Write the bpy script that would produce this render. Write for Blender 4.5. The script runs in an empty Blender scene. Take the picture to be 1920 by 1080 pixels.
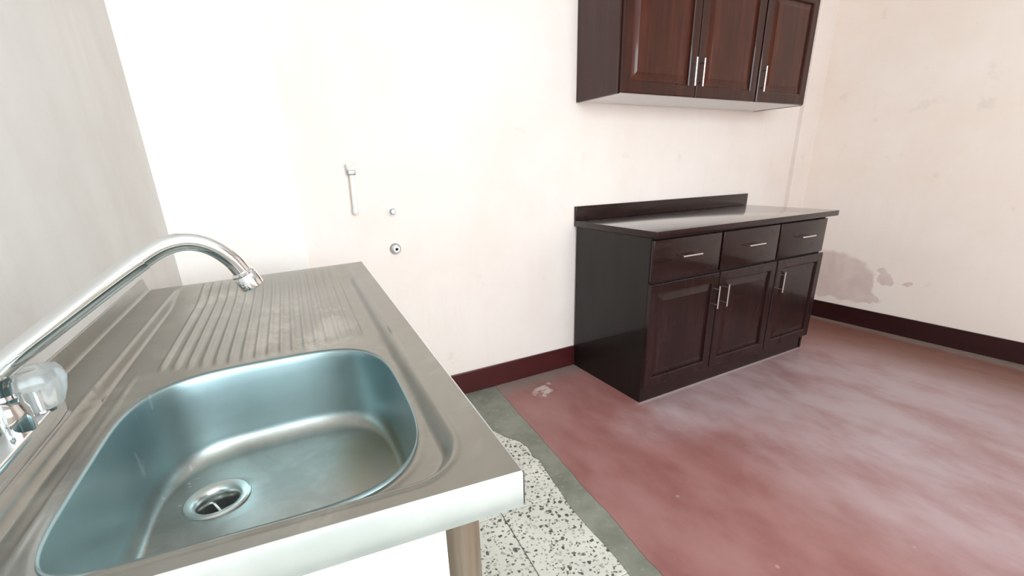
import bpy, bmesh, math, random
from math import sin, cos, pi, radians, tan, atan2, sqrt, hypot
from mathutils import Vector, Matrix, noise as mnoise

S = bpy.context.scene
C = S.collection
random.seed(7)

# ------------------------------------------------------------------ camera
cam_d = bpy.data.cameras.new('camera')
cam = bpy.data.objects.new('camera', cam_d)
C.objects.link(cam)
R = Vector((0.87490719, -0.48355637, -0.02665787))
U = Vector((0.18063156, 0.2747566, 0.94439454))
F = Vector((0.44934357, 0.83107283, -0.32773207))
M = Matrix((R, U, -F)).transposed().to_4x4()
M.translation = Vector((-1.56444628, -2.11336153, 1.1879483))
cam.matrix_world = M
cam_d.sensor_width = 36
cam_d.lens = 36 * 835.77 / 1920
cam_d.shift_y = (607.25 - 540) / 1920
cam_d.clip_start = 0.02
S.camera = cam

# ------------------------------------------------------------------ world, light, exposure
w = bpy.data.worlds.new('daylight')
S.world = w
w.use_nodes = True
bg = w.node_tree.nodes['Background']
bg.inputs[0].default_value = (0.50, 0.90, 1.0, 1)
bg.inputs[1].default_value = 2.0


def area(name, loc, rot, sx, sy, power, col):
    d = bpy.data.lights.new(name, 'AREA')
    d.shape = 'RECTANGLE'
    d.size, d.size_y, d.energy, d.color = sx, sy, power, col
    o = bpy.data.objects.new(name, d)
    C.objects.link(o)
    o.location, o.rotation_euler = loc, rot
    return o


# daylight falling in through the big rear window (behind the photographer)
WIN = (-1.75, 0.6, 0.95, 2.5)            # x0, x1, z0, z1
FRONT_Y = -3.75
area('window_daylight', ((WIN[0] + WIN[1]) / 2, FRONT_Y - 0.1, (WIN[2] + WIN[3]) / 2),
     (radians(90), 0, 0), WIN[1] - WIN[0], WIN[3] - WIN[2], 135, (0.868, 0.940, 1.0))

S.view_settings.view_transform = 'Standard'
S.view_settings.look = 'None'
S.view_settings.gamma = 1
S.view_settings.use_curve_mapping = False
S.view_settings.exposure = 0.0


# ------------------------------------------------------------------ materials
def lin(*c):
    return tuple(((v / 255) / 12.92 if v / 255 <= .04045 else ((v / 255 + .055) / 1.055) ** 2.4) for v in c) + (1,)


class Mat:
    def __init__(self, name, col=(.8, .8, .8, 1), rough=.5, metal=0, **kw):
        self.m = bpy.data.materials.new(name)
        self.m.use_nodes = True
        self.t = self.m.node_tree
        self.b = self.t.nodes['Principled BSDF']
        self.set('Base Color', col)
        self.set('Roughness', rough)
        self.set('Metallic', metal)
        for k, v in kw.items():
            self.set(k.replace('_', ' '), v)

    def set(self, k, v):
        if isinstance(v, bpy.types.NodeSocket):
            self.t.links.new(v, self.b.inputs[k])
        else:
            self.b.inputs[k].default_value = v

    def n(self, typ, ins=None, **props):
        nd = self.t.nodes.new(typ)
        for k, v in props.items():
            setattr(nd, k, v)
        for k, v in (ins or {}).items():
            if isinstance(v, bpy.types.NodeSocket):
                self.t.links.new(v, nd.inputs[k])
            else:
                nd.inputs[k].default_value = v
        return nd

    def coord(self, scale=(1, 1, 1), rot=(0, 0, 0), loc=(0, 0, 0)):
        tc = self.n('ShaderNodeTexCoord')
        mp = self.n('ShaderNodeMapping', {'Vector': tc.outputs['Object'], 'Scale': scale, 'Rotation': rot, 'Location': loc})
        return mp.outputs[0]

    def noise(self, vec, scale, detail=4, rough=.55, dist=0):
        return self.n('ShaderNodeTexNoise', {'Vector': vec, 'Scale': scale, 'Detail': detail, 'Roughness': rough, 'Distortion': dist}).outputs[0]

    def ramp(self, fac, a, b, ca=0., cb=1.):
        nd = self.n('ShaderNodeMapRange', {'Value': fac, 'From Min': a, 'From Max': b, 'To Min': ca, 'To Max': cb})
        nd.interpolation_type = 'SMOOTHSTEP'
        return nd.outputs[0]

    def mix(self, f, a, b, mode='MIX'):
        nd = self.n('ShaderNodeMix', data_type='RGBA', blend_type=mode)
        for k, v in ((0, f), (6, a), (7, b)):
            if isinstance(v, bpy.types.NodeSocket):
                self.t.links.new(v, nd.inputs[k])
            else:
                nd.inputs[k].default_value = v
        return nd.outputs[2]

    def math(self, op, a, b=0., c=0.):
        nd = self.n('ShaderNodeMath', operation=op)
        for i, v in enumerate((a, b, c)):
            if isinstance(v, bpy.types.NodeSocket):
                self.t.links.new(v, nd.inputs[i])
            else:
                nd.inputs[i].default_value = v
        return nd.outputs[0]

    def xyz(self, vec):
        return self.n('ShaderNodeSeparateXYZ', {0: vec}).outputs

    def ellipse(self, a, b, ca, cb, ra, rb, soft=.18):
        """soft mask of an ellipse in the plane of the two coordinates"""
        u = self.math('DIVIDE', self.math('SUBTRACT', a, ca), ra)
        v = self.math('DIVIDE', self.math('SUBTRACT', b, cb), rb)
        d = self.math('ADD', self.math('MULTIPLY', u, u), self.math('MULTIPLY', v, v))
        return self.ramp(d, 1 - soft, 1 + soft, 1, 0)

    def bump(self, h, strength=.2, dist=.002):
        self.set('Normal', self.n('ShaderNodeBump', {'Height': h, 'Strength': strength, 'Distance': dist}).outputs[0])


def paint(name, base, blot, spots=None):
    m = Mat(name, rough=.62)
    co = m.coord()
    n1 = m.noise(co, 1.6, 5, .6)
    n2 = m.noise(co, 7, 6, .6)
    streak = m.noise(m.coord((9, 9, .8)), 1.4, 4, .6)
    col = m.mix(m.ramp(n1, .35, .7), base, blot)
    col = m.mix(m.ramp(streak, .45, .75, 0, .35), col, blot)
    col = m.mix(m.ramp(n2, .62, .72, 0, .12), col, lin(170, 155, 140))
    if spots:
        col = spots(m, col)
    m.set('Base Color', col)
    m.bump(m.math('ADD', m.noise(co, 60, 5), m.math('MULTIPLY', m.noise(co, 9, 4), 1.5)), .25, .003)
    return m.m


def damp(m, col):
    co = m.coord()
    wob = m.n('ShaderNodeTexNoise', {'Vector': co, 'Scale': 14, 'Detail': 4}).outputs[1]
    off = m.n('ShaderNodeVectorMath', {0: wob, 1: (.5, .5, .5)}, operation='SUBTRACT').outputs[0]
    sc = m.n('ShaderNodeVectorMath', {0: off, 'Scale': .085}, operation='SCALE').outputs[0]
    p = m.n('ShaderNodeVectorMath', {0: co, 1: sc}, operation='ADD').outputs[0]
    o = m.xyz(p)
    y, z = o[1], o[2]
    f = m.ellipse(y, z, -.30, .34, .30, .185)
    for e in ((-.50, .30, .12, .14), (-.56, .215, .115, .035), (-.675, .375, .05, .055), (-.645, .425, .04, .022), (-.80, .365, .028, .018)):
        f = m.math('MAXIMUM', f, m.ellipse(y, z, *e))
    cut = m.ellipse(y, z, -.40, .13, .2, .05, .4)
    f = m.math('MULTIPLY', f, m.math('SUBTRACT', 1., cut))
    f = m.math('MULTIPLY', f, m.ramp(m.noise(co, 8, 3), .2, .7, .55, .95))
    return m.mix(f, col, lin(219, 194, 186))


PEACH, PEACH2 = lin(242, 227, 219), lin(236, 219, 209)
M_WALL = paint('peach_wall_paint', PEACH, PEACH2)
M_WALL_R = paint('lightened_peach_paint_with_damp_patch', lin(251, 235, 225), lin(247, 228, 215), damp)  # peach lightened to paint in extra light on this wall, plus the damp patch
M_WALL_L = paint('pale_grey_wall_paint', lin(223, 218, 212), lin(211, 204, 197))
M_WALL_P = paint('white_pilaster_paint', lin(247, 238, 232), lin(243, 231, 223))
M_CEIL = Mat('ceiling_paint', lin(222, 220, 215), .8).m
M_GREY = Mat('rear_wall_paint', lin(228, 218, 206), .7).m


def m_base(name, c):
    m = Mat(name, rough=.35)
    co = m.coord((1, 1, 4))
    m.set('Base Color', m.mix(m.ramp(m.noise(co, 5, 5), .3, .7), c, tuple(1.25 * v for v in c)))
    return m.m


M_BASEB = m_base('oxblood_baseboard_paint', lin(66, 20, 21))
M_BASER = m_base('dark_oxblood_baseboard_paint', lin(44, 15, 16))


def m_redfloor():
    m = Mat('worn_red_oxide_concrete', rough=.4)
    co = m.coord()
    o = m.xyz(co)
    x, y = o[0], o[1]
    big = m.noise(co, 1.1, 4, .55, .4)
    mid = m.noise(m.coord((1.9, 1.0, 1), (0, 0, -.12)), 2.4, 7, .62, .1)
    fine = m.noise(co, 22, 6, .65)
    red = m.mix(m.ramp(mid, .3, .7), lin(140, 89, 85), lin(158, 112, 108))
    # trodden pale wear across the middle of the room
    wear = m.ellipse(x, y, 1.15, -1.55, 1.0, .95, .8)
    wear2 = m.ellipse(x, y, .70, -.78, .85, .26, .8)
    wm = m.math('MAXIMUM', wear, m.math('MULTIPLY', wear2, .9))
    wm = m.math('MULTIPLY', wm, m.ramp(mid, .3, .66, .4, 1.))
    wm = m.math('ADD', m.math('MULTIPLY', wm, .8), m.ramp(big, .52, .75, 0, .3))
    wm = m.math('ADD', wm, m.ramp(fine, .64, .78, 0, .25))
    col = m.mix(m.math('MINIMUM', wm, 1.), red, lin(184, 164, 167))
    # browner strip along the right wall
    br = m.math('MULTIPLY', m.ramp(x, 1.5, 1.95), m.ramp(mid, .3, .6, .65, .95))
    col = m.mix(br, col, lin(124, 82, 70))
    # bare grey cement at the foot of the back wall and the walls' edge
    jag = m.math('MULTIPLY', m.math('SUBTRACT', m.noise(co, 9, 5, .6), .5), .26)
    ed = m.ramp(m.math('ADD', y, jag), -.2, -.04)
    ed2 = m.ramp(m.math('ADD', x, m.math('MULTIPLY', jag, .5)), 2.12, 2.2)
    col = m.mix(m.math('MULTIPLY', m.math('MAXIMUM', ed, ed2), .75), col, lin(142, 130, 122))
    # pale line of old mortar at the foot of the cabinet
    ln_ = m.math('MULTIPLY', m.ramp(m.math('ABSOLUTE', m.math('ADD', m.math('ADD', y, .598), m.math('MULTIPLY', jag, .06))), .004, .014, 1, 0), m.ramp(m.math('ABSOLUTE', m.math('SUBTRACT', x, .73)), .68, .76, 1, 0))
    col = m.mix(m.math('MULTIPLY', ln_, .6), col, lin(206, 192, 188))
    # chalky scuffs
    sc = m.ellipse(m.math('ADD', x, jag), m.math('ADD', y, jag), -.34, -.2, .06, .035, .6)
    col = m.mix(m.math('MULTIPLY', sc, .8), col, lin(205, 190, 182))
    sp = m.n('ShaderNodeTexVoronoi', {'Vector': co, 'Scale': 5.5}, feature='F1').outputs['Distance']
    col = m.mix(m.ramp(sp, .02, .05, .35, 0), col, lin(200, 180, 172))
    m.set('Base Color', col)
    m.set('Roughness', m.ramp(mid, .3, .7, .3, .5))
    m.bump(fine, .12, .002)
    return m.m


def m_cement():
    m = Mat('grey_cement', rough=.6)
    co = m.coord()
    n = m.noise(co, 6, 6, .6)
    col = m.mix(m.ramp(n, .3, .7), lin(112, 112, 100), lin(140, 139, 127))
    m.set('Base Color', m.mix(m.ramp(m.noise(co, 40, 4), .55, .75, 0, .4), col, lin(165, 163, 150)))
    m.bump(m.noise(co, 50, 4), .3, .002)
    return m.m


def m_terrazzo():
    m = Mat('terrazzo', rough=.4)
    co = m.coord()
    wob = m.n('ShaderNodeTexNoise', {'Vector': co, 'Scale': 60, 'Detail': 2}).outputs[1]
    sc = m.n('ShaderNodeVectorMath', {0: wob, 'Scale': .022}, operation='SCALE').outputs[0]
    p = m.n('ShaderNodeVectorMath', {0: co, 1: sc}, operation='ADD').outputs[0]
    base = m.mix(m.ramp(m.noise(co, 5, 4), .3, .7), lin(203, 200, 188), lin(219, 216, 204))
    for scale, thr, colr, cut in ((47, .33, lin(52, 50, 46), .42), (74, .34, lin(84, 80, 72), .5), (60, .32, lin(172, 168, 156), .7)):
        v = m.n('ShaderNodeTexVoronoi', {'Vector': p, 'Scale': scale}, feature='F1')
        pick = m.ramp(m.xyz(v.outputs['Color'])[0], cut, cut + .02, 1, 0)
        f = m.math('MULTIPLY', m.ramp(v.outputs['Distance'], thr - .05, thr + .03, 1, 0), pick)
        base = m.mix(m.math('MULTIPLY', f, .92), base, colr)
    m.set('Base Color', base)
    return m.m


def m_wood(name, c1, c2, rough=.25, horiz=False, ior=0):
    m = Mat(name, rough=rough)
    co = m.coord((3, 28, 28) if horiz else (28, 28, 2.2))
    g = m.noise(co, 1.0, 6, .62, .8)
    co2 = m.coord((2, 5, 5) if horiz else (5, 5, 1))
    g2 = m.noise(co2, 1.3, 3)
    col = m.mix(m.ramp(g, .3, .72), c1, c2)
    col = m.mix(m.ramp(g2, .4, .75, 0, .5), col, c1)
    m.set('Base Color', col)
    m.set('Roughness', m.ramp(g2, .3, .7, rough * .85, rough * 1.25))
    m.set('Specular IOR Level', .22)
    m.set('Coat Weight', .3)
    m.set('Coat Roughness', .07)
    if ior:
        m.set('IOR', ior)
        m.b.inputs['Roughness'].links and m.t.links.remove(m.b.inputs['Roughness'].links[0])
        m.set('Roughness', rough)
        m.set('Coat Roughness', .16)
        m.set('Specular IOR Level', .5)
        m.set('Coat Weight', 1.)
    if not ior:
        m.bump(g, .035, .001)
    return m.m


M_WOOD = m_wood('dark_varnished_wood', lin(30, 15, 13), lin(47, 25, 22))
M_WOODH = m_wood('dark_varnished_wood_cross_grain', lin(31, 16, 14), lin(45, 25, 22), horiz=True)
M_SIDE = m_wood('dark_varnished_side_board', lin(20, 15, 14), lin(26, 19, 18), .4)
M_WOODU = m_wood('red_brown_varnished_wood', lin(44, 16, 9), lin(64, 27, 16), .3)
M_WOODUF = m_wood('red_brown_varnished_panel_wood', lin(52, 19, 9), lin(82, 34, 18), .3)
M_SIDEU = m_wood('brown_varnished_side_board', lin(58, 32, 29), lin(68, 41, 37), .4)
M_TOP = m_wood('dark_glossy_worktop', lin(66, 64, 61), lin(70, 68, 65), .26, True, 3.0)
M_INNER = Mat('dark_cabinet_interior', lin(24, 14, 12), .8).m
M_UNDER = Mat('white_melamine', lin(240, 236, 233), .4).m
M_CHROME = Mat('chrome', (.86, .88, .89, 1), .06, 1).m
M_BRUSH = Mat('satin_steel_handle', (.82, .81, .8, 1), .22, 1).m


def m_steel(name, c1, c2, rough, lime=0., untint_bottom=False):
    m = Mat(name, metal=1)
    co = m.coord()
    n1 = m.noise(co, 6, 5, .6)
    brush = m.noise(m.coord((140, 4, 140)), 1, 4, .6)
    col = m.mix(m.ramp(n1, .3, .7), c1, c2)
    blot = m.noise(co, 13, 6, .65, .5)
    m.set('Metallic', 1.)
    r = m.math('ADD', m.ramp(n1, .3, .7, rough - .05, rough + .06), m.ramp(blot, .55, .75, 0, .12))
    m.set('Roughness', m.ramp(n1, .3, .7, rough - .03, rough + .03) if untint_bottom else r)
    if lime:
        o = m.xyz(co)
        f = m.math('MULTIPLY', m.ramp(blot, .5, .72), lime)
        for e in ((-1.53, -1.1, .11, .25), (-1.69, -.78, .07, .18)):
            f = m.math('MAXIMUM', f, m.math('MULTIPLY', m.math('MULTIPLY', m.ellipse(o[0], o[1], *e, .9), m.ramp(blot, .42, .66)), lime * 2.2))
        col = m.mix(f, col, lin(214, 210, 198))
        m.set('Metallic', m.math('SUBTRACT', 1., m.math('MULTIPLY', f, .8)))
    if untint_bottom:      # neutral colour cancels the painted-in sky cyan on the bowl bottom; also yellowish residue
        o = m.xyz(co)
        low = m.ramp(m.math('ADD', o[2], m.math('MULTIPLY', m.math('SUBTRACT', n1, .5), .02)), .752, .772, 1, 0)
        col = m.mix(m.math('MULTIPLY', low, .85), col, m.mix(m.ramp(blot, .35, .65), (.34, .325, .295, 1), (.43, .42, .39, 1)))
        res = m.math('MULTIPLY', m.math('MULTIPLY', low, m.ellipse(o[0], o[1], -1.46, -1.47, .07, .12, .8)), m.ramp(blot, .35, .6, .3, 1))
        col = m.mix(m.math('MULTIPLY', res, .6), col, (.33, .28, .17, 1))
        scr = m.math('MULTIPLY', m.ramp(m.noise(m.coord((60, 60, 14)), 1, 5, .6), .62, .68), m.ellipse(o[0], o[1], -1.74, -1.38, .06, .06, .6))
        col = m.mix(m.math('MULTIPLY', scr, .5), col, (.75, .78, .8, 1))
    m.set('Base Color', col)
    m.bump(m.math('ADD', brush, m.math('MULTIPLY', blot, 2.)), .018, .001)
    return m.m


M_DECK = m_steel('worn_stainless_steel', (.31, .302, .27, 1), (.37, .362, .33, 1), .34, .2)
M_BOWL = m_steel('sky_tinted_steel_bowl', (.37, .475, .49, 1), (.43, .555, .57, 1), .38, untint_bottom=True)  # cyan of the reflected window sky is tinted into the steel colour
M_APRON = m_steel('brightened_steel_apron', (.80, .86, .87, 1), (.93, .93, .93, 1), .48)  # whiter than the deck steel: bright window light put into the colour
M_DRAIN = Mat('drain_flange_steel', (.62, .64, .62, 1), .28, 1).m
M_HOLE = Mat('dark_drain_pipe', lin(40, 42, 42), .5).m
M_ACRYL = Mat('clear_acrylic', (.90, .94, .94, 1), .24, 0, Transmission_Weight=.86, IOR=1.45).m
M_WHITEP = paint('white_painted_panel', lin(244, 244, 240), lin(238, 238, 234))
M_LEG = m_wood('weathered_grey_brown_timber', lin(108, 94, 80), lin(134, 116, 98), .5)
M_PIPEW = Mat('white_painted_pipe', lin(240, 236, 230), .45).m
M_PIPEG = Mat('dull_grey_metal', (.42, .42, .40, 1), .42, .8).m
M_BLACK = Mat('dark_opening', lin(18, 18, 18), .8).m
M_FRAME = Mat('window_frame_paint', lin(225, 225, 222), .5).m
M_GLASS = Mat('window_glass', (1, 1, 1, 1), .0, 0, Transmission_Weight=1.0, IOR=1.02).m


# ------------------------------------------------------------------ mesh helpers
def obj(name, bm, mat, parent=None, smooth=None):
    me = bpy.data.meshes.new(name)
    bmesh.ops.recalc_face_normals(bm, faces=bm.faces)
    bm.to_mesh(me)
    bm.free()
    o = bpy.data.objects.new(name, me)
    C.objects.link(o)
    for mm in (mat if isinstance(mat, (list, tuple)) else [mat]):
        me.materials.append(mm)
    if parent:
        o.parent = parent
    if smooth is not None:
        for p in me.polygons:
            p.use_smooth = True
        if smooth < 180:
            me.set_sharp_from_angle(angle=radians(smooth))
    return o


def box(bm, x0, x1, y0, y1, z0, z1, bevel=0., seg=2):
    vs = [bm.verts.new((x, y, z)) for x in (x0, x1) for y in (y0, y1) for z in (z0, z1)]
    fs = [bm.faces.new([vs[i] for i in q]) for q in ((0, 1, 3, 2), (4, 6, 7, 5), (0, 4, 5, 1), (2, 3, 7, 6), (0, 2, 6, 4), (1, 5, 7, 3))]
    if bevel:
        es = list({e for f in fs for e in f.edges})
        bmesh.ops.bevel(bm, geom=es, offset=bevel, segments=seg, affect='EDGES', profile=.5)
    return bm


def bx(*a, **k):
    return box(bmesh.new(), *a, **k)


def prism(bm, pts, z0, z1):
    lo = [bm.verts.new((x, y, z0)) for x, y in pts]
    hi = [bm.verts.new((x, y, z1)) for x, y in pts]
    n = len(pts)
    for i in range(n):
        bm.faces.new((lo[i], lo[(i + 1) % n], hi[(i + 1) % n], hi[i]))
    bm.faces.new(lo[::-1])
    bm.faces.new(hi)
    return bm


def ribbon(bm, a, b, z0, z1):
    """slab between two edge lines a and b given point by point"""
    rows = [[bm.verts.new((p[0], p[1], z)) for p, z in ((u, z0), (u, z1), (v, z1), (v, z0))] for u, v in zip(a, b)]
    for A, B in zip(rows, rows[1:]):
        for k in range(4):
            bm.faces.new((A[k], B[k], B[(k + 1) % 4], A[(k + 1) % 4]))
    bm.faces.new(rows[0])
    bm.faces.new(rows[-1][::-1])
    return bm


def tube(bm, pts, r, n=20, cap=True):
    pts = [Vector(p) for p in pts]
    rs = r if isinstance(r, (list, tuple)) else [r] * len(pts)
    t = (pts[1] - pts[0]).normalized()
    a = t.orthogonal().normalized()
    rings = []
    for i, p in enumerate(pts):
        if i == 0:
            t = pts[1] - pts[0]
        elif i == len(pts) - 1:
            t = pts[i] - pts[i - 1]
        else:
            t = (pts[i + 1] - pts[i]).normalized() + (pts[i] - pts[i - 1]).normalized()
        t.normalize()
        a = (a - t * a.dot(t)).normalized()
        b = t.cross(a)
        rings.append([bm.verts.new(p + (a * cos(2 * pi * k / n) + b * sin(2 * pi * k / n)) * rs[i]) for k in range(n)])
    for i in range(len(rings) - 1):
        for k in range(n):
            bm.faces.new((rings[i][k], rings[i][(k + 1) % n], rings[i + 1][(k + 1) % n], rings[i + 1][k]))
    if cap:
        bm.faces.new(rings[0][::-1])
        bm.faces.new(rings[-1])
    return bm


def lathe(bm, prof, n=32, mat=Matrix(), lobes=0, amp=0.):
    """prof: (radius, height) list; closed at both ends when the radius is zero"""
    rings = []
    for r, h in prof:
        if r <= 1e-6:
            rings.append([bm.verts.new(mat @ Vector((0, 0, h)))])
        else:
            rings.append([bm.verts.new(mat @ Vector((r * (1 + amp * cos(lobes * 2 * pi * k / n)) * cos(2 * pi * k / n),
                                                     r * (1 + amp * cos(lobes * 2 * pi * k / n)) * sin(2 * pi * k / n), h))) for k in range(n)])
    for A, B in zip(rings, rings[1:]):
        for k in range(n):
            k2 = (k + 1) % n
            if len(A) == 1 and len(B) > 1:
                bm.faces.new((A[0], B[k], B[k2]))
            elif len(B) == 1 and len(A) > 1:
                bm.faces.new((A[k], A[k2], B[0]))
            elif len(A) > 1:
                bm.faces.new((A[k], A[k2], B[k2], B[k]))
    return bm


def root(name, label, cat, loc=(0, 0, 0), group=None):
    o = bpy.data.objects.new(name, None)
    o.empty_display_size = .1
    C.objects.link(o)
    o.location = loc
    o['label'], o['category'] = label, cat
    if group:
        o['group'] = group
    return o


def struct(o):
    o['kind'] = 'structure'
    return o


# ------------------------------------------------------------------ the room
H = 2.75


def lx(y):            # left wall face
    return -1.8725 + .0145 * y


def rx(y):            # right wall face
    return 2.215 - .045 * y


bm = bmesh.new()
box(bm, -2.05, 2.6, 0, .15, -.05, H)
struct(obj('wall_back', bm, M_WALL))
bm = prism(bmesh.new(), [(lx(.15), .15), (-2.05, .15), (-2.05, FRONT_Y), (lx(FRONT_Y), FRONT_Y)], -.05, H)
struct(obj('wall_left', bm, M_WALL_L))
bm = prism(bmesh.new(), [(rx(.15), .15), (2.62, .15), (2.62, FRONT_Y), (rx(FRONT_Y), FRONT_Y)], -.05, H)
struct(obj('wall_right', bm, M_WALL_R))
bm = bmesh.new()
fy0, fy1 = FRONT_Y - .15, FRONT_Y
box(bm, -2.05, WIN[0], fy0, fy1, -.05, H)
box(bm, WIN[1], 2.62, fy0, fy1, -.05, H)
box(bm, WIN[0], WIN[1], fy0, fy1, -.05, WIN[2])
box(bm, WIN[0], WIN[1], fy0, fy1, WIN[3], H)
struct(obj('wall_front', bm, M_GREY))
struct(obj('ceiling', bx(-2.05, 2.62, FRONT_Y - .15, .15, H, H + .1), M_CEIL))

# rear window: frame and mullions, the lit opening behind the photographer
wf = bmesh.new()
for x0, x1, z0, z1 in ((WIN[0], WIN[0] + .05, WIN[2], WIN[3]), (WIN[1] - .05, WIN[1], WIN[2], WIN[3]),
                       (WIN[0] + .05, WIN[1] - .05, WIN[2], WIN[2] + .05), (WIN[0] + .05, WIN[1] - .05, WIN[3] - .05, WIN[3])):
    box(wf, x0, x1, FRONT_Y - .07, FRONT_Y - .02, z0, z1)
win = struct(obj('window_1', wf, M_FRAME))
for i in (1, 2):
    x = WIN[0] + (WIN[1] - WIN[0]) * i / 3
    obj('mullion', bx(x - .02, x + .02, FRONT_Y - .06, FRONT_Y - .03, WIN[2] + .05, WIN[3] - .05), M_FRAME, win)

# corner pilasters
struct(obj('trim_1', bx(-1.95, -1.419, -.05, 0.0, -.05, H), M_WALL_P))
struct(obj('trim_2', bx(2.008, 2.3, -.03, 0.0, -.05, H), M_WALL))

# baseboards
bm = bx(-1.419, 2.008, -.012, 0, 0, .13, bevel=.003)
struct(obj('baseboard_back', bm, M_BASEB))
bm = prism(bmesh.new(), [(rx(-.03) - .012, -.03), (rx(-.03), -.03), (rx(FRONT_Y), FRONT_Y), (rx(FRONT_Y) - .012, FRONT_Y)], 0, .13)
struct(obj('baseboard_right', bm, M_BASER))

# floor: slab, red concrete, cement strip, terrazzo tiles
floor = struct(obj('floor', bx(-2.05, 2.62, FRONT_Y - .15, .15, -.12, -.03), m_cement()))
M_CEM = m_cement()


def sx1(y):           # right edge of the cement strip
    return -.548 + .098 * y


def wob(y, s, a):
    return a * mnoise.noise((s * 3.1, y * 9, s)) + a * .6 * mnoise.noise((s, y * 31, 4 * s))


ys = [FRONT_Y * i / 250 for i in range(251)]
redpts = [(sx1(y) + wob(y, 1.7, .007), y) for y in ys]
bm = ribbon(bmesh.new(), redpts, [(rx(y), y) for y in ys], -.03, 0)
obj('red_screed', bm, m_redfloor(), floor)


def ss(a, b, v):
    t = min(1, max(0, (v - a) / (b - a)))
    return t * t * (3 - 2 * t)


def sx0(y):           # left edge of the cement strip, smeared over the tiles
    rag = .02 if -.75 < y else .006
    return -.705 + .045 * min(y + .7, 0) * 1.0 - .1 * ss(-.62, -.30, y) + wob(y, 5.3, rag) - (.035 if y < -.75 else 0) * min(1, (-.75 - y) / .3)


left = [(sx0(y), y) for y in ys]
bm = ribbon(bmesh.new(), left, [(x - .0005, y) for x, y in redpts], -.03, -.0012)
obj('cement_strip', bm, M_CEM, floor)

M_TERR = m_terrazzo()
T = .40
ang = -.075
ox, oy = -.99, -.932
cu, su = cos(ang), sin(ang)
tile_me = None
for i in range(-5, 2):
    for j in range(-13, 5):
        bx0, by0 = i * T, j * T
        wx, wy = ox + cu * bx0 - su * by0, oy + su * bx0 + cu * by0
        corners = [(wx + cu * a - su * b, wy + su * a + cu * b) for a in (0, T) for b in (0, T)]
        if max(c[0] for c in corners) < lx(-1) or min(c[1] for c in corners) > -.05 or max(c[1] for c in corners) < FRONT_Y or min(c[0] for c in corners) > -.56 + .1 * wy:
            continue
        if tile_me is None:
            tb = bx(.0012, T - .0012, .0012, T - .0012, -.0268, -.0035, bevel=.0012, seg=1)
            t_o = obj('tile', tb, M_TERR, floor)
            tile_me = t_o.data
        else:
            t_o = bpy.data.objects.new('tile', tile_me)
            C.objects.link(t_o)
            t_o.parent = floor
        t_o.location = (wx, wy, random.uniform(-.0004, .0004))
        t_o.rotation_euler = (0, 0, ang)


# ------------------------------------------------------------------ cabinet pieces
def door_frame(w, h, fr, t=.02):
    """stile-and-rail frame with moulded inner edge; local x across, z up, front at y=-t"""
    bm = bmesh.new()

    def loop(i, y):
        return [bm.verts.new(v) for v in ((i, y, i), (w - i, y, i), (w - i, y, h - i), (i, y, h - i))]
    L = [loop(0, 0), loop(0, -t + .004), loop(.004, -t), loop(fr - .008, -t), loop(fr - .003, -t + .003), loop(fr, -t + .010), loop(fr, 0)]
    for A, B in zip(L, L[1:] + L[:1]):
        for k in range(4):
            bm.faces.new((A[k], A[(k + 1) % 4], B[(k + 1) % 4], B[k]))
    return bm


def raised_panel(w, h, fr, t=.02):
    bm = bmesh.new()

    def loop(i, y):
        return [bm.verts.new(v) for v in ((i, y, i), (w - i, y, i), (w - i, y, h - i), (i, y, h - i))]
    L = [loop(fr, -.002), loop(fr, -t + .012), loop(fr + .006, -t + .011), loop(fr + .03, -t + .003), loop(fr + .034, -t + .001)]
    for A, B in zip(L, L[1:]):
        for k in range(4):
            bm.faces.new((A[k], A[(k + 1) % 4], B[(k + 1) % 4], B[k]))
    bm.faces.new(L[-1])
    bm.faces.new(L[0][::-1])
    return bm


def bar_handle(length, vertical, r=.005, off=.028, feet=.68):
    bm = bmesh.new()
    a = Vector((0, 0, 1)) if vertical else Vector((1, 0, 0))
    y = Vector((0, -off, 0))
    hl = length / 2
    tube(bm, [a * -hl + y, a * (-hl + .001) + y, a * (hl - .001) + y, a * hl + y], [r * .7, r, r, r * .7], 14)
    for s in (-1, 1):
        p = a * (s * hl * feet)
        tube(bm, [p, p + y], r * .8, 10)
    return bm


def make_door(parent, x0, x1, z0, z1, yf, hx, hz, hl, mf, mp, fr=.055):
    o = obj('door', door_frame(x1 - x0, z1 - z0, fr), mf, parent, 25)
    o.location = (x0, yf, z0)
    obj('panel', raised_panel(x1 - x0, z1 - z0, fr), mp, o, 10)
    h = obj('handle', bar_handle(hl, True), M_BRUSH, o, 40)
    h.location = (hx - x0, -.019, hz - z0)
    return o


# ------------------------------------------------------------------ base cabinet
bc = root('base_cabinet', 'dark brown wooden base cabinet with three drawers and three doors on the floor', 'cabinet')
YF = -.5895
obj('side_panel', bx(.012, .030, YF, -.013, 0, .866, bevel=.0015), M_SIDE, bc)
obj('side_panel', bx(1.455, 1.473, YF, -.013, 0, .866, bevel=.0015), M_SIDE, bc)
obj('back_panel', bx(.0305, 1.4545, -.019, -.0135, .0, .866), M_SIDE, bc)
obj('bottom_shelf', bx(.0305, 1.4545, YF + .02, -.0195, .09, .105), M_SIDE, bc)
ff = bmesh.new()
box(ff, .0305, .062, YF - .0, YF + .0185, .09, .866)
box(ff, 1.425, 1.4545, YF, YF + .0185, .09, .866)
for xc in (.502, .995):
    box(ff, xc - .02, xc + .02, YF + .0005, YF + .0185, .09, .866)
for za, zb in ((.09, .1), (.635, .675), (.85, .866)):
    box(ff, .0305, 1.4545, YF + .001, YF + .018, za, zb)
obj('face_frame', ff, M_INNER, bc)
obj('plinth', bx(.031, 1.44, YF - .0, YF + .018, 0, .0895, bevel=.0015), M_WOODH, bc)
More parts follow.
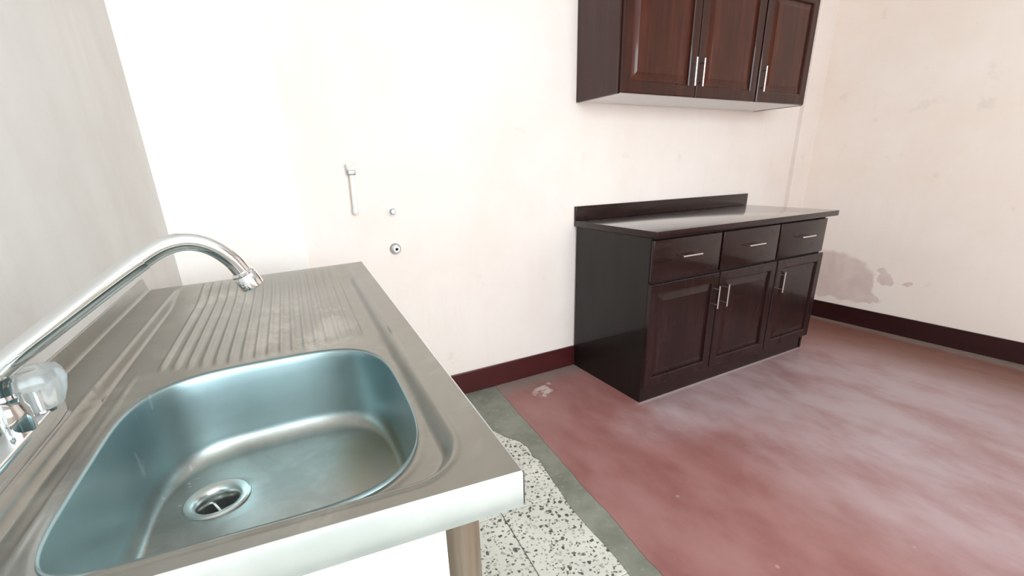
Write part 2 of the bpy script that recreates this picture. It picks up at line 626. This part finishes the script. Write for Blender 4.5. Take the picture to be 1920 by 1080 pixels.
for x0, x1, hx in ((.014, .491, .252), (.508, .985, .758), (1.001, 1.462, 1.240)):
    d = obj('drawer', bx(0, x1 - x0, -.02, 0, 0, .202, bevel=.004, seg=3), M_WOODH, bc, 30)
    d.location = (x0, YF, .654)
    h = obj('handle', bar_handle(.135, False), M_BRUSH, d, 40)
    h.location = (hx - x0, -.0195, .767 - .654)
DZ0, DZ1 = .088, .642
for x0, x1, hx in ((.014, .512, .4875), (.520, 1.012, .5635), (1.022, 1.488, 1.064)):
    make_door(bc, x0, x1, DZ0, DZ1, YF, hx, .514, .125, M_WOOD, M_WOOD)

wt = root('worktop', 'dark glossy worktop with a low backsplash lying on the base cabinet', 'worktop')
WL = 1.5226
bm = bx(0, WL, -.634, -.001, .868, .900, bevel=.003, seg=2)
sl_o = obj('slab', bm, [M_TOP, M_WOODH], wt, 40)
for p in sl_o.data.polygons:
    p.material_index = 0 if p.normal.z > .9 else 1
obj('backsplash', bx(0, WL, -.0195, -.001, .9005, .979, bevel=.002), M_WOODH, wt, 40)

# ------------------------------------------------------------------ wall cabinet
wc = root('wall_cabinet', 'red-brown wooden wall cabinet with three raised-panel doors above the worktop', 'cabinet', (0, 0, 1.511))
UD, UH, UW = .3146, .582, 1.495
obj('side_panel', bx(0, .018, -UD, -.001, 0, UH, bevel=.001), M_SIDEU, wc)
obj('side_panel', bx(UW - .018, UW, -UD, -.001, 0, UH, bevel=.001), M_SIDEU, wc)
obj('bottom_panel', bx(.0185, UW - .0185, -UD + .001, -.0015, .002, .017), M_UNDER, wc).__setitem__('label', 'white underside board')
obj('top_panel', bx(.0185, UW - .0185, -UD + .001, -.0015, UH - .018, UH), M_SIDEU, wc)
obj('back_panel', bx(.0185, UW - .0185, -.006, -.0015, .0175, UH - .0185), M_INNER, wc)
fu = bmesh.new()
for xa, xb in ((.0185, .05), (.49, .535), (.98, 1.03), (UW - .05, UW - .0185)):
    box(fu, xa, xb, -UD + .001, -UD + .018, .0175, UH - .0185)
for za, zb in ((.0175, .04), (UH - .04, UH - .0185)):
    box(fu, .0185, UW - .0185, -UD + .0015, -UD + .0175, za, zb)
obj('face_frame', fu, M_INNER, wc)
for x0, x1, hx in ((.010, .506, .4675), (.512, .996, .5245), (1.010, 1.472, 1.026)):
    make_door(wc, x0, x1, .002, UH - .004, -UD - .0005, hx, .113, .128, M_WOODU, M_WOODUF, .058)

# ------------------------------------------------------------------ sink unit
sk = root('kitchen_sink', 'stainless steel sink with one bowl and a ribbed drainboard along the left wall', 'sink')
QF = {'FL': (-1.866, -.583), 'FR': (-1.288, -.518), 'NR': (-1.380, -1.784), 'NL': (-1.8935, -1.724)}
W, LEN = .56, 1.22            # local size: s from the right edge to the left, l from the near edge to the far
ZT = .900


def q(s, l, z=0.):
    a, b = s / W, l / LEN
    x = (1 - b) * ((1 - a) * QF['NR'][0] + a * QF['NL'][0]) + b * ((1 - a) * QF['FR'][0] + a * QF['FL'][0])
    y = (1 - b) * ((1 - a) * QF['NR'][1] + a * QF['NL'][1]) + b * ((1 - a) * QF['FR'][1] + a * QF['FL'][1])
    return Vector((x, y, ZT + z))


IN_R, IN_L, IN_N, IN_F = .046, .062, .022, .004      # flat border around the sunk area
SUNK = -.018
BC, BA = (.2615, .262), (.192, .222)                  # bowl centre and half sizes (s, l)
BN = 3.4


def rr_dist(s, l, r=.07):
    """distance inside the sunk area's rounded rectangle (positive inside)"""
    cx, cy = (IN_R + W - IN_L) / 2, (IN_N + LEN - IN_F) / 2
    hx, hy = (W - IN_L - IN_R) / 2 - r, (LEN - IN_F - IN_N) / 2 - r
    dx, dy = abs(s - cx) - hx, abs(l - cy) - hy
    return -(hypot(max(dx, 0), max(dy, 0)) + min(max(dx, dy), 0) - r)


RIDGES = [.095 + .0212 * k for k in range(17)]


def bowl_u(s, l):
    u, v = (s - BC[0]) / BA[0], (l - BC[1]) / BA[1]
    n = BN + 3.5 * 2 * max(u, 0) * max(-v, 0) / (u * u + v * v + 1e-12)
    return (abs(u) ** n + abs(v) ** n) ** (1 / n)


def deck_z(s, l):
    d = rr_dist(s, l)
    wdt = .020 - .012 * ss(W * .55, W * .8, s)
    far = 1 - ss(LEN - .25, LEN - .005, l)
    z = SUNK * ss(0, wdt, d) * far + .0016 * math.exp(-((d + .002) / .003) ** 2) * (1 - ss(LEN - .05, LEN - .02, l))
    # drainboard ridges
    for k, c in enumerate(RIDGES):
        if abs(s - c) < .007:
            a0 = BC[1] + BA[1] + .018 + .028 * ((c - .25) / .2) ** 2
            fade = ss(a0, a0 + .03, l) * (1 - ss(LEN - .035, LEN - .008, l))
            z += .0048 * fade * max(0., 1 - (abs(s - c) / .0055) ** 2)
    # the bowl side gutter line on the left
    if l < BC[1] + BA[1] + .1:
        z += .0018 * math.exp(-((s - (W - .092)) / .0035) ** 2) * (1 - ss(BC[1] + BA[1] - .02, BC[1] + BA[1] + .1, l))
    return z


LA = BC[1] + BA[1] + .012     # boundary between the bowl surround and the drainboard
bm = bmesh.new()
NS = 200
cols = [W * i / NS for i in range(NS + 1)]
rows = [LA + (LEN - LA) * j / 90 for j in range(91)]
grid = [[bm.verts.new(q(s, l, deck_z(s, l))) for s in cols] for l in rows]
for j in range(90):
    for i in range(NS):
        bm.faces.new((grid[j][i], grid[j][i + 1], grid[j + 1][i + 1], grid[j + 1][i]))
# bowl surround: outer rectangle points, top side first (shared with the drainboard)
outer = [(cols[i], LA, grid[0][i]) for i in range(NS + 1)]
nl = 80
for j in range(1, nl):
    outer.append((W, LA * (1 - j / nl), None))
nb = 120
for i in range(nb + 1):
    outer.append((W * (1 - i / nb), 0, None))
for j in range(1, nl):
    outer.append((0, LA * j / nl, None))
NO = len(outer)
inner = []
for s, l, _ in outer:
    k = 1 / bowl_u(s, l)
    inner.append((BC[0] + (s - BC[0]) * k, BC[1] + (l - BC[1]) * k))
NR_ = 34
rings = []
for i, (s, l, v) in enumerate(outer):
    col = []
    for k in range(NR_ + 1):
        f = k / NR_
        a, b = s + (inner[i][0] - s) * f, l + (inner[i][1] - l) * f
        u = (bowl_u(a, b) - 1) * .2
        zz = deck_z(a, b) + .0012 * math.exp(-((u - .006) / .0035) ** 2)
        col.append(v if (k == 0 and v) else bm.verts.new(q(a, b, zz)))
    rings.append(col)
for i in range(NO):
    A, B = rings[i], rings[(i + 1) % NO]
    for k in range(NR_):
        bm.faces.new((A[k], B[k], B[k + 1], A[k + 1]))
deck = obj('drainboard', bm, M_DECK, sk, 180)

# bowl
bm = bmesh.new()
DEPTH = .160
DR = (.362, .338)             # drain centre in (s, l)
step = 2
idx = list(range(0, NO, step))
prof = [(1.0, None), (.988, -.0135), (.980, -.020), (.974, -.03)]
FIL = .034
prof += [(.974 - .03 * t, -.03 - (DEPTH - .03 - FIL) * t) for t in (.2, .4, .6, .8, 1.0)]
for t in range(1, 11):
    a = t / 10 * pi / 2
    prof.append((.944 - .125 * (1 - cos(a)), -DEPTH + FIL - FIL * sin(a)))
bring = []
for k, z in prof:
    ring = []
    for i in idx:
        s0, l0 = inner[i]
        a, b = BC[0] + (s0 - BC[0]) * (1 - (1 - k) * .55), BC[1] + (l0 - BC[1]) * (1 - (1 - k) * 1.15)
        ring.append(bm.verts.new(q(a, b, deck_z(a, b) if z is None else z)))
    bring.append(ring)
dia = .041
for t in (.15, .3, .45, .6, .75, .88, .96, 1.0):
    ring = []
    for i in idx:
        s0, l0 = inner[i]
        a, b = BC[0] + (s0 - BC[0]) * (1 - .181 * .55), BC[1] + (l0 - BC[1]) * (1 - .181 * 1.15)
        an = atan2(b - DR[1], a - DR[0])
        c, d = DR[0] + dia * cos(an), DR[1] + dia * sin(an)
        zz = -DEPTH - .006 * t - (.004 if t == 1.0 else 0)
        ring.append(bm.verts.new(q(a + (c - a) * t, b + (d - b) * t, zz)))
    bring.append(ring)
nn = len(idx)
for A, B in zip(bring, bring[1:]):
    for k in range(nn):
        bm.faces.new((A[k], A[(k + 1) % nn], B[(k + 1) % nn], B[k]))
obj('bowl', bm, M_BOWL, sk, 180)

# drain
dc = q(DR[0], DR[1], -DEPTH - .006)
bm = lathe(bmesh.new(), [(.0445, -.004), (.0445, .0005), (.042, .0022), (.034, .0006), (.0295, -.003), (.027, -.012), (.0265, -.04), (.0, -.04)], 40)
dr = obj('drain', bm, M_DRAIN, sk, 40)
dr.location = dc
bm = lathe(bmesh.new(), [(0, -.036), (.026, -.036), (.026, -.0345), (0, -.0345)], 32)
ho = obj('drain_hole', bm, M_HOLE, dr)
cb = bmesh.new()
for k in range(2):
    a = k * pi / 2 + .4
    tube(cb, [(-.026 * cos(a), -.026 * sin(a), -.024), (.026 * cos(a), .026 * sin(a), -.024)], .002, 8)
obj('drain_cross', cb, M_DRAIN, dr)

# folded aprons on the four sides
def apron(p0, p1, nrm, h=.042):
    bm = bmesh.new()
    n = 24
    prof = [(0, 0), (.0015, -.0005), (.0026, -.0018), (.003, -.004), (.003, -h), (.0015, -h - .001), (-.004, -h)]
    rows = []
    for i in range(n + 1):
        f = i / n
        b = q(p0[0] + (p1[0] - p0[0]) * f, p0[1] + (p1[1] - p0[1]) * f, deck_z(0, 0) * 0)
        rows.append([bm.verts.new(b + Vector((nrm[0] * o, nrm[1] * o, z))) for o, z in prof])
    for A, B in zip(rows, rows[1:]):
        for k in range(len(prof) - 1):
            bm.faces.new((A[k], B[k], B[k + 1], A[k + 1]))
    return bm


obj('apron', apron((0, 0), (W, 0), (-.1, -.995)), M_APRON, sk, 60)
obj('apron', apron((0, LEN), (0, 0), (.997, -.07)), M_APRON, sk, 60)
obj('apron', apron((W, LEN), (0, LEN), (.1, .995)), M_APRON, sk, 60)

# upstand against the left wall
bm = bmesh.new()
prof = [(0, -.002), (.004, .0), (.006, .003), (.007, .008), (.0115, .030), (.0135, .0312), (.0150, .030), (.0150, -.002)]
rows = []
for i in range(31):
    l = LEN * i / 30
    b = q(W, l)
    bl = Vector((max(lx(b.y) + .0155, -9), b.y, b.z))
    rows.append([bm.verts.new((bl.x - o, b.y, b.z + z)) for o, z in prof])
for A, B in zip(rows, rows[1:]):
    for k in range(len(prof)):
        k2 = (k + 1) % len(prof)
        bm.faces.new((A[k], B[k], B[k2], A[k2]))
bm.faces.new(rows[0])
bm.faces.new(rows[-1][::-1])
obj('upstand', bm, M_DECK, sk, 30)

# stand: white panel under the near apron, timber legs
p0, p1 = q(.084, .020), q(W - .01, .020)
bm = bmesh.new()
nrm = Vector((.107, .994, 0))
for a, b in ((p0, p1),):
    v = []
    for z in (-.0265, ZT - .045):
        v.append([bm.verts.new((p.x, p.y, z)) for p in (a, b, b + nrm * .02, a + nrm * .02)])
    for k in range(4):
        bm.faces.new((v[0][k], v[0][(k + 1) % 4], v[1][(k + 1) % 4], v[1][k]))
    bm.faces.new(v[0][::-1])
    bm.faces.new(v[1])
obj('front_panel', bm, M_WHITEP, sk).__setitem__('label', 'white panel under the front edge')


def leg_at(s, l, rot):
    p = q(s, l)
    o = obj('leg', bx(-.032, .032, -.032, .032, -.0265, ZT - .035, bevel=.008, seg=3), M_LEG, sk, 40)
    o.location = (p.x, p.y, 0)
    o.rotation_euler = (0, 0, rot)


leg_at(.060, .095, radians(-40))
leg_at(.055, LEN - .05, radians(5))
leg_at(W - .06, LEN - .05, radians(5))
leg_at(W - .06, .10, radians(5))

# ------------------------------------------------------------------ faucet
fa = root('faucet', 'chrome swan-neck faucet with clear acrylic knobs on the sink ledge', 'faucet', (0, 0, 0))
FB = Vector((-1.854, -1.485, ZT + .0004))


def frow(d):          # along the plate, parallel to the left wall
    return Vector((.0145, 1, 0)).normalized() * d


bm = bmesh.new()
n = 40
pr = [(1.0, 0), (1.0, .014), (.97, .0185), (.90, .021)]
rr = []
for k, z in pr:
    ring = []
    for i in range(n):
        a = 2 * pi * i / n
        ex = 4.5
        rad = (abs(cos(a)) ** ex + abs(sin(a)) ** ex) ** (-1 / ex)
        u, v = rad * cos(a) * .018 * k, rad * sin(a) * .141 * (1 - (1 - k) * .25)
        ring.append(bm.verts.new(FB + Vector((u + .0145 * v, v, z))))
    rr.append(ring)
for A, B in zip(rr, rr[1:]):
    for k in range(n):
        bm.faces.new((A[k], A[(k + 1) % n], B[(k + 1) % n], B[k]))
bm.faces.new(rr[-1])
bm.faces.new(rr[0][::-1])
obj('base_plate', bm, M_CHROME, fa, 40)
obj('spout_socket', lathe(bmesh.new(), [(0, .02), (.019, .02), (.019, .045), (.0165, .052), (.0165, .062), (0, .062)], 32, Matrix.Translation(FB + Vector((0, .034, 0)))), M_CHROME, fa, 40)
# spout runs in a vertical plane out over the bowl
d0 = Vector((.25, .045, 0)).normalized()
base = Vector((-1.846, -1.447, 0))


def sp(s, z):
    p = base + d0 * s
    return Vector((p.x, p.y, z))


ctrl = [(-.0085, .944), (-.0085, .962), (-.0075, .974), (-.005, .985), (0, .996), (.05, 1.031), (.107, 1.070), (.140, 1.0915), (.1515, 1.0985),
        (.162, 1.1045), (.173, 1.109), (.184, 1.1115), (.194, 1.1120), (.205, 1.1100), (.2155, 1.1055), (.2255, 1.0985), (.234, 1.0900), (.2415, 1.080), (.2470, 1.0695), (.2505, 1.0615)]
pts = [sp(*c) for c in ctrl]
# smooth with Catmull-Rom
sm = []
for i in range(len(pts) - 1):
    a, b, c, d = pts[max(i - 1, 0)], pts[i], pts[i + 1], pts[min(i + 2, len(pts) - 1)]
    for t in (0, .25, .5, .75):
        sm.append(.5 * ((2 * b) + (c - a) * t + (2 * a - 5 * b + 4 * c - d) * t * t + (3 * b - a - 3 * c + d) * t ** 3))
sm.append(pts[-1])
spo = obj('spout', tube(bmesh.new(), sm, .0114, 32), M_CHROME, fa, 60)
sl = [p for p in sm if (p - base).dot(d0) < .149 and p.z > .98]
obj('sleeve', tube(bmesh.new(), sl, [.0124] * (len(sl) - 1) + [.0120], 32), M_CHROME, spo, 40)
tip, tdir = pts[-1], (pts[-1] - pts[-2]).normalized()
rot = tdir.to_track_quat('Z', 'Y').to_matrix().to_4x4()
obj('aerator', lathe(bmesh.new(), [(0, -.004), (.013, -.004), (.0155, -.002), (.0155, .0), (.0145, .001), (.0152, .002), (.0152, .020), (.0135, .0215), (.0125, .016), (0, .016)], 36, Matrix.Translation(tip) @ rot),
    M_CHROME, spo, 35)
for sgn in (1, -1):
    kp = FB + frow(.09 * sgn) + Vector((.004, 0, 0))
    st = obj('knob', lathe(bmesh.new(), [(0, .024), (.021, .024), (.0245, .028), (.0300, .042), (.0335, .058), (.0330, .064), (.0290, .0715), (.020, .0740), (0, .0730)], 64, Matrix.Translation(kp), 8, .045), M_ACRYL, fa, 30)
    obj('stem', lathe(bmesh.new(), [(0, .018), (.017, .018), (.017, .022), (.0095, .025), (.0085, .050), (0, .050)], 28, Matrix.Translation(kp)), M_CHROME, st, 40)
    obj('cap', lathe(bmesh.new(), [(0, .0685), (.009, .0685), (.009, .0700), (0, .0700)], 24, Matrix.Translation(kp)), M_CHROME, st, 40)

# ------------------------------------------------------------------ fittings on the back wall
gp = root('wall_pipe', 'thin white painted pipe with a small metal valve high on the back wall', 'pipe', (-1.194, 0, 1.1))
obj('pipe', tube(bmesh.new(), [(.003, -.016, .092), (.001, -.017, .03), (-.002, -.017, -.066), (-.002, -.017, -.072), (-.002, -.017, -.080)], [.0115, .0115, .0115, .0105, .006], 20), M_PIPEW, gp, 60)
obj('pipe_cap', tube(bmesh.new(), [(-.002, -.017, -.060), (-.002, -.017, -.077), (-.002, -.017, -.082)], [.0130, .0130, .009], 20), M_PIPEW, gp, 40)
vb = bx(-.014, .018, -.032, -.001, .082, .102, bevel=.004)
tube(vb, [(-.012, -.016, .095), (-.016, -.016, .120), (-.016, -.016, .127)], [.004, .003, .0025], 10)
obj('valve', vb, M_PIPEG, gp, 40)

RXB = Matrix.Rotation(radians(90), 4, 'X')
s1 = root('pipe_stub', 'upper capped water pipe stub, half painted over, on the back wall', 'pipe fitting', (-1.033, 0, 1.020), 'water pipe stubs in the back wall')
obj('escutcheon', lathe(bmesh.new(), [(0, .0), (.023, .001), (.022, .004), (.016, .007), (0, .007)], 28, RXB), M_PIPEW, s1, 40)
obj('cap', lathe(bmesh.new(), [(0, .006), (.014, .006), (.014, .022), (.011, .026), (0, .026)], 6, RXB), M_PIPEG, s1, 20)
s2 = root('pipe_stub', 'lower open grey threaded pipe stub on the back wall', 'pipe fitting', (-1.037, 0, .849), 'water pipe stubs in the back wall')
obj('collar', lathe(bmesh.new(), [(0, .0), (.025, .0), (.025, .010), (.020, .016), (0, .016)], 28, RXB), M_PIPEG, s2, 40)
obj('nipple', lathe(bmesh.new(), [(.0075, .004), (.015, .004), (.015, .030), (.0135, .032), (.0075, .032), (.0075, .006)], 28, RXB), M_PIPEW, s2, 40)
obj('bore', lathe(bmesh.new(), [(0, .0175), (.0074, .0175), (.0074, .0195), (0, .0195)], 20, RXB), M_BLACK, s2)
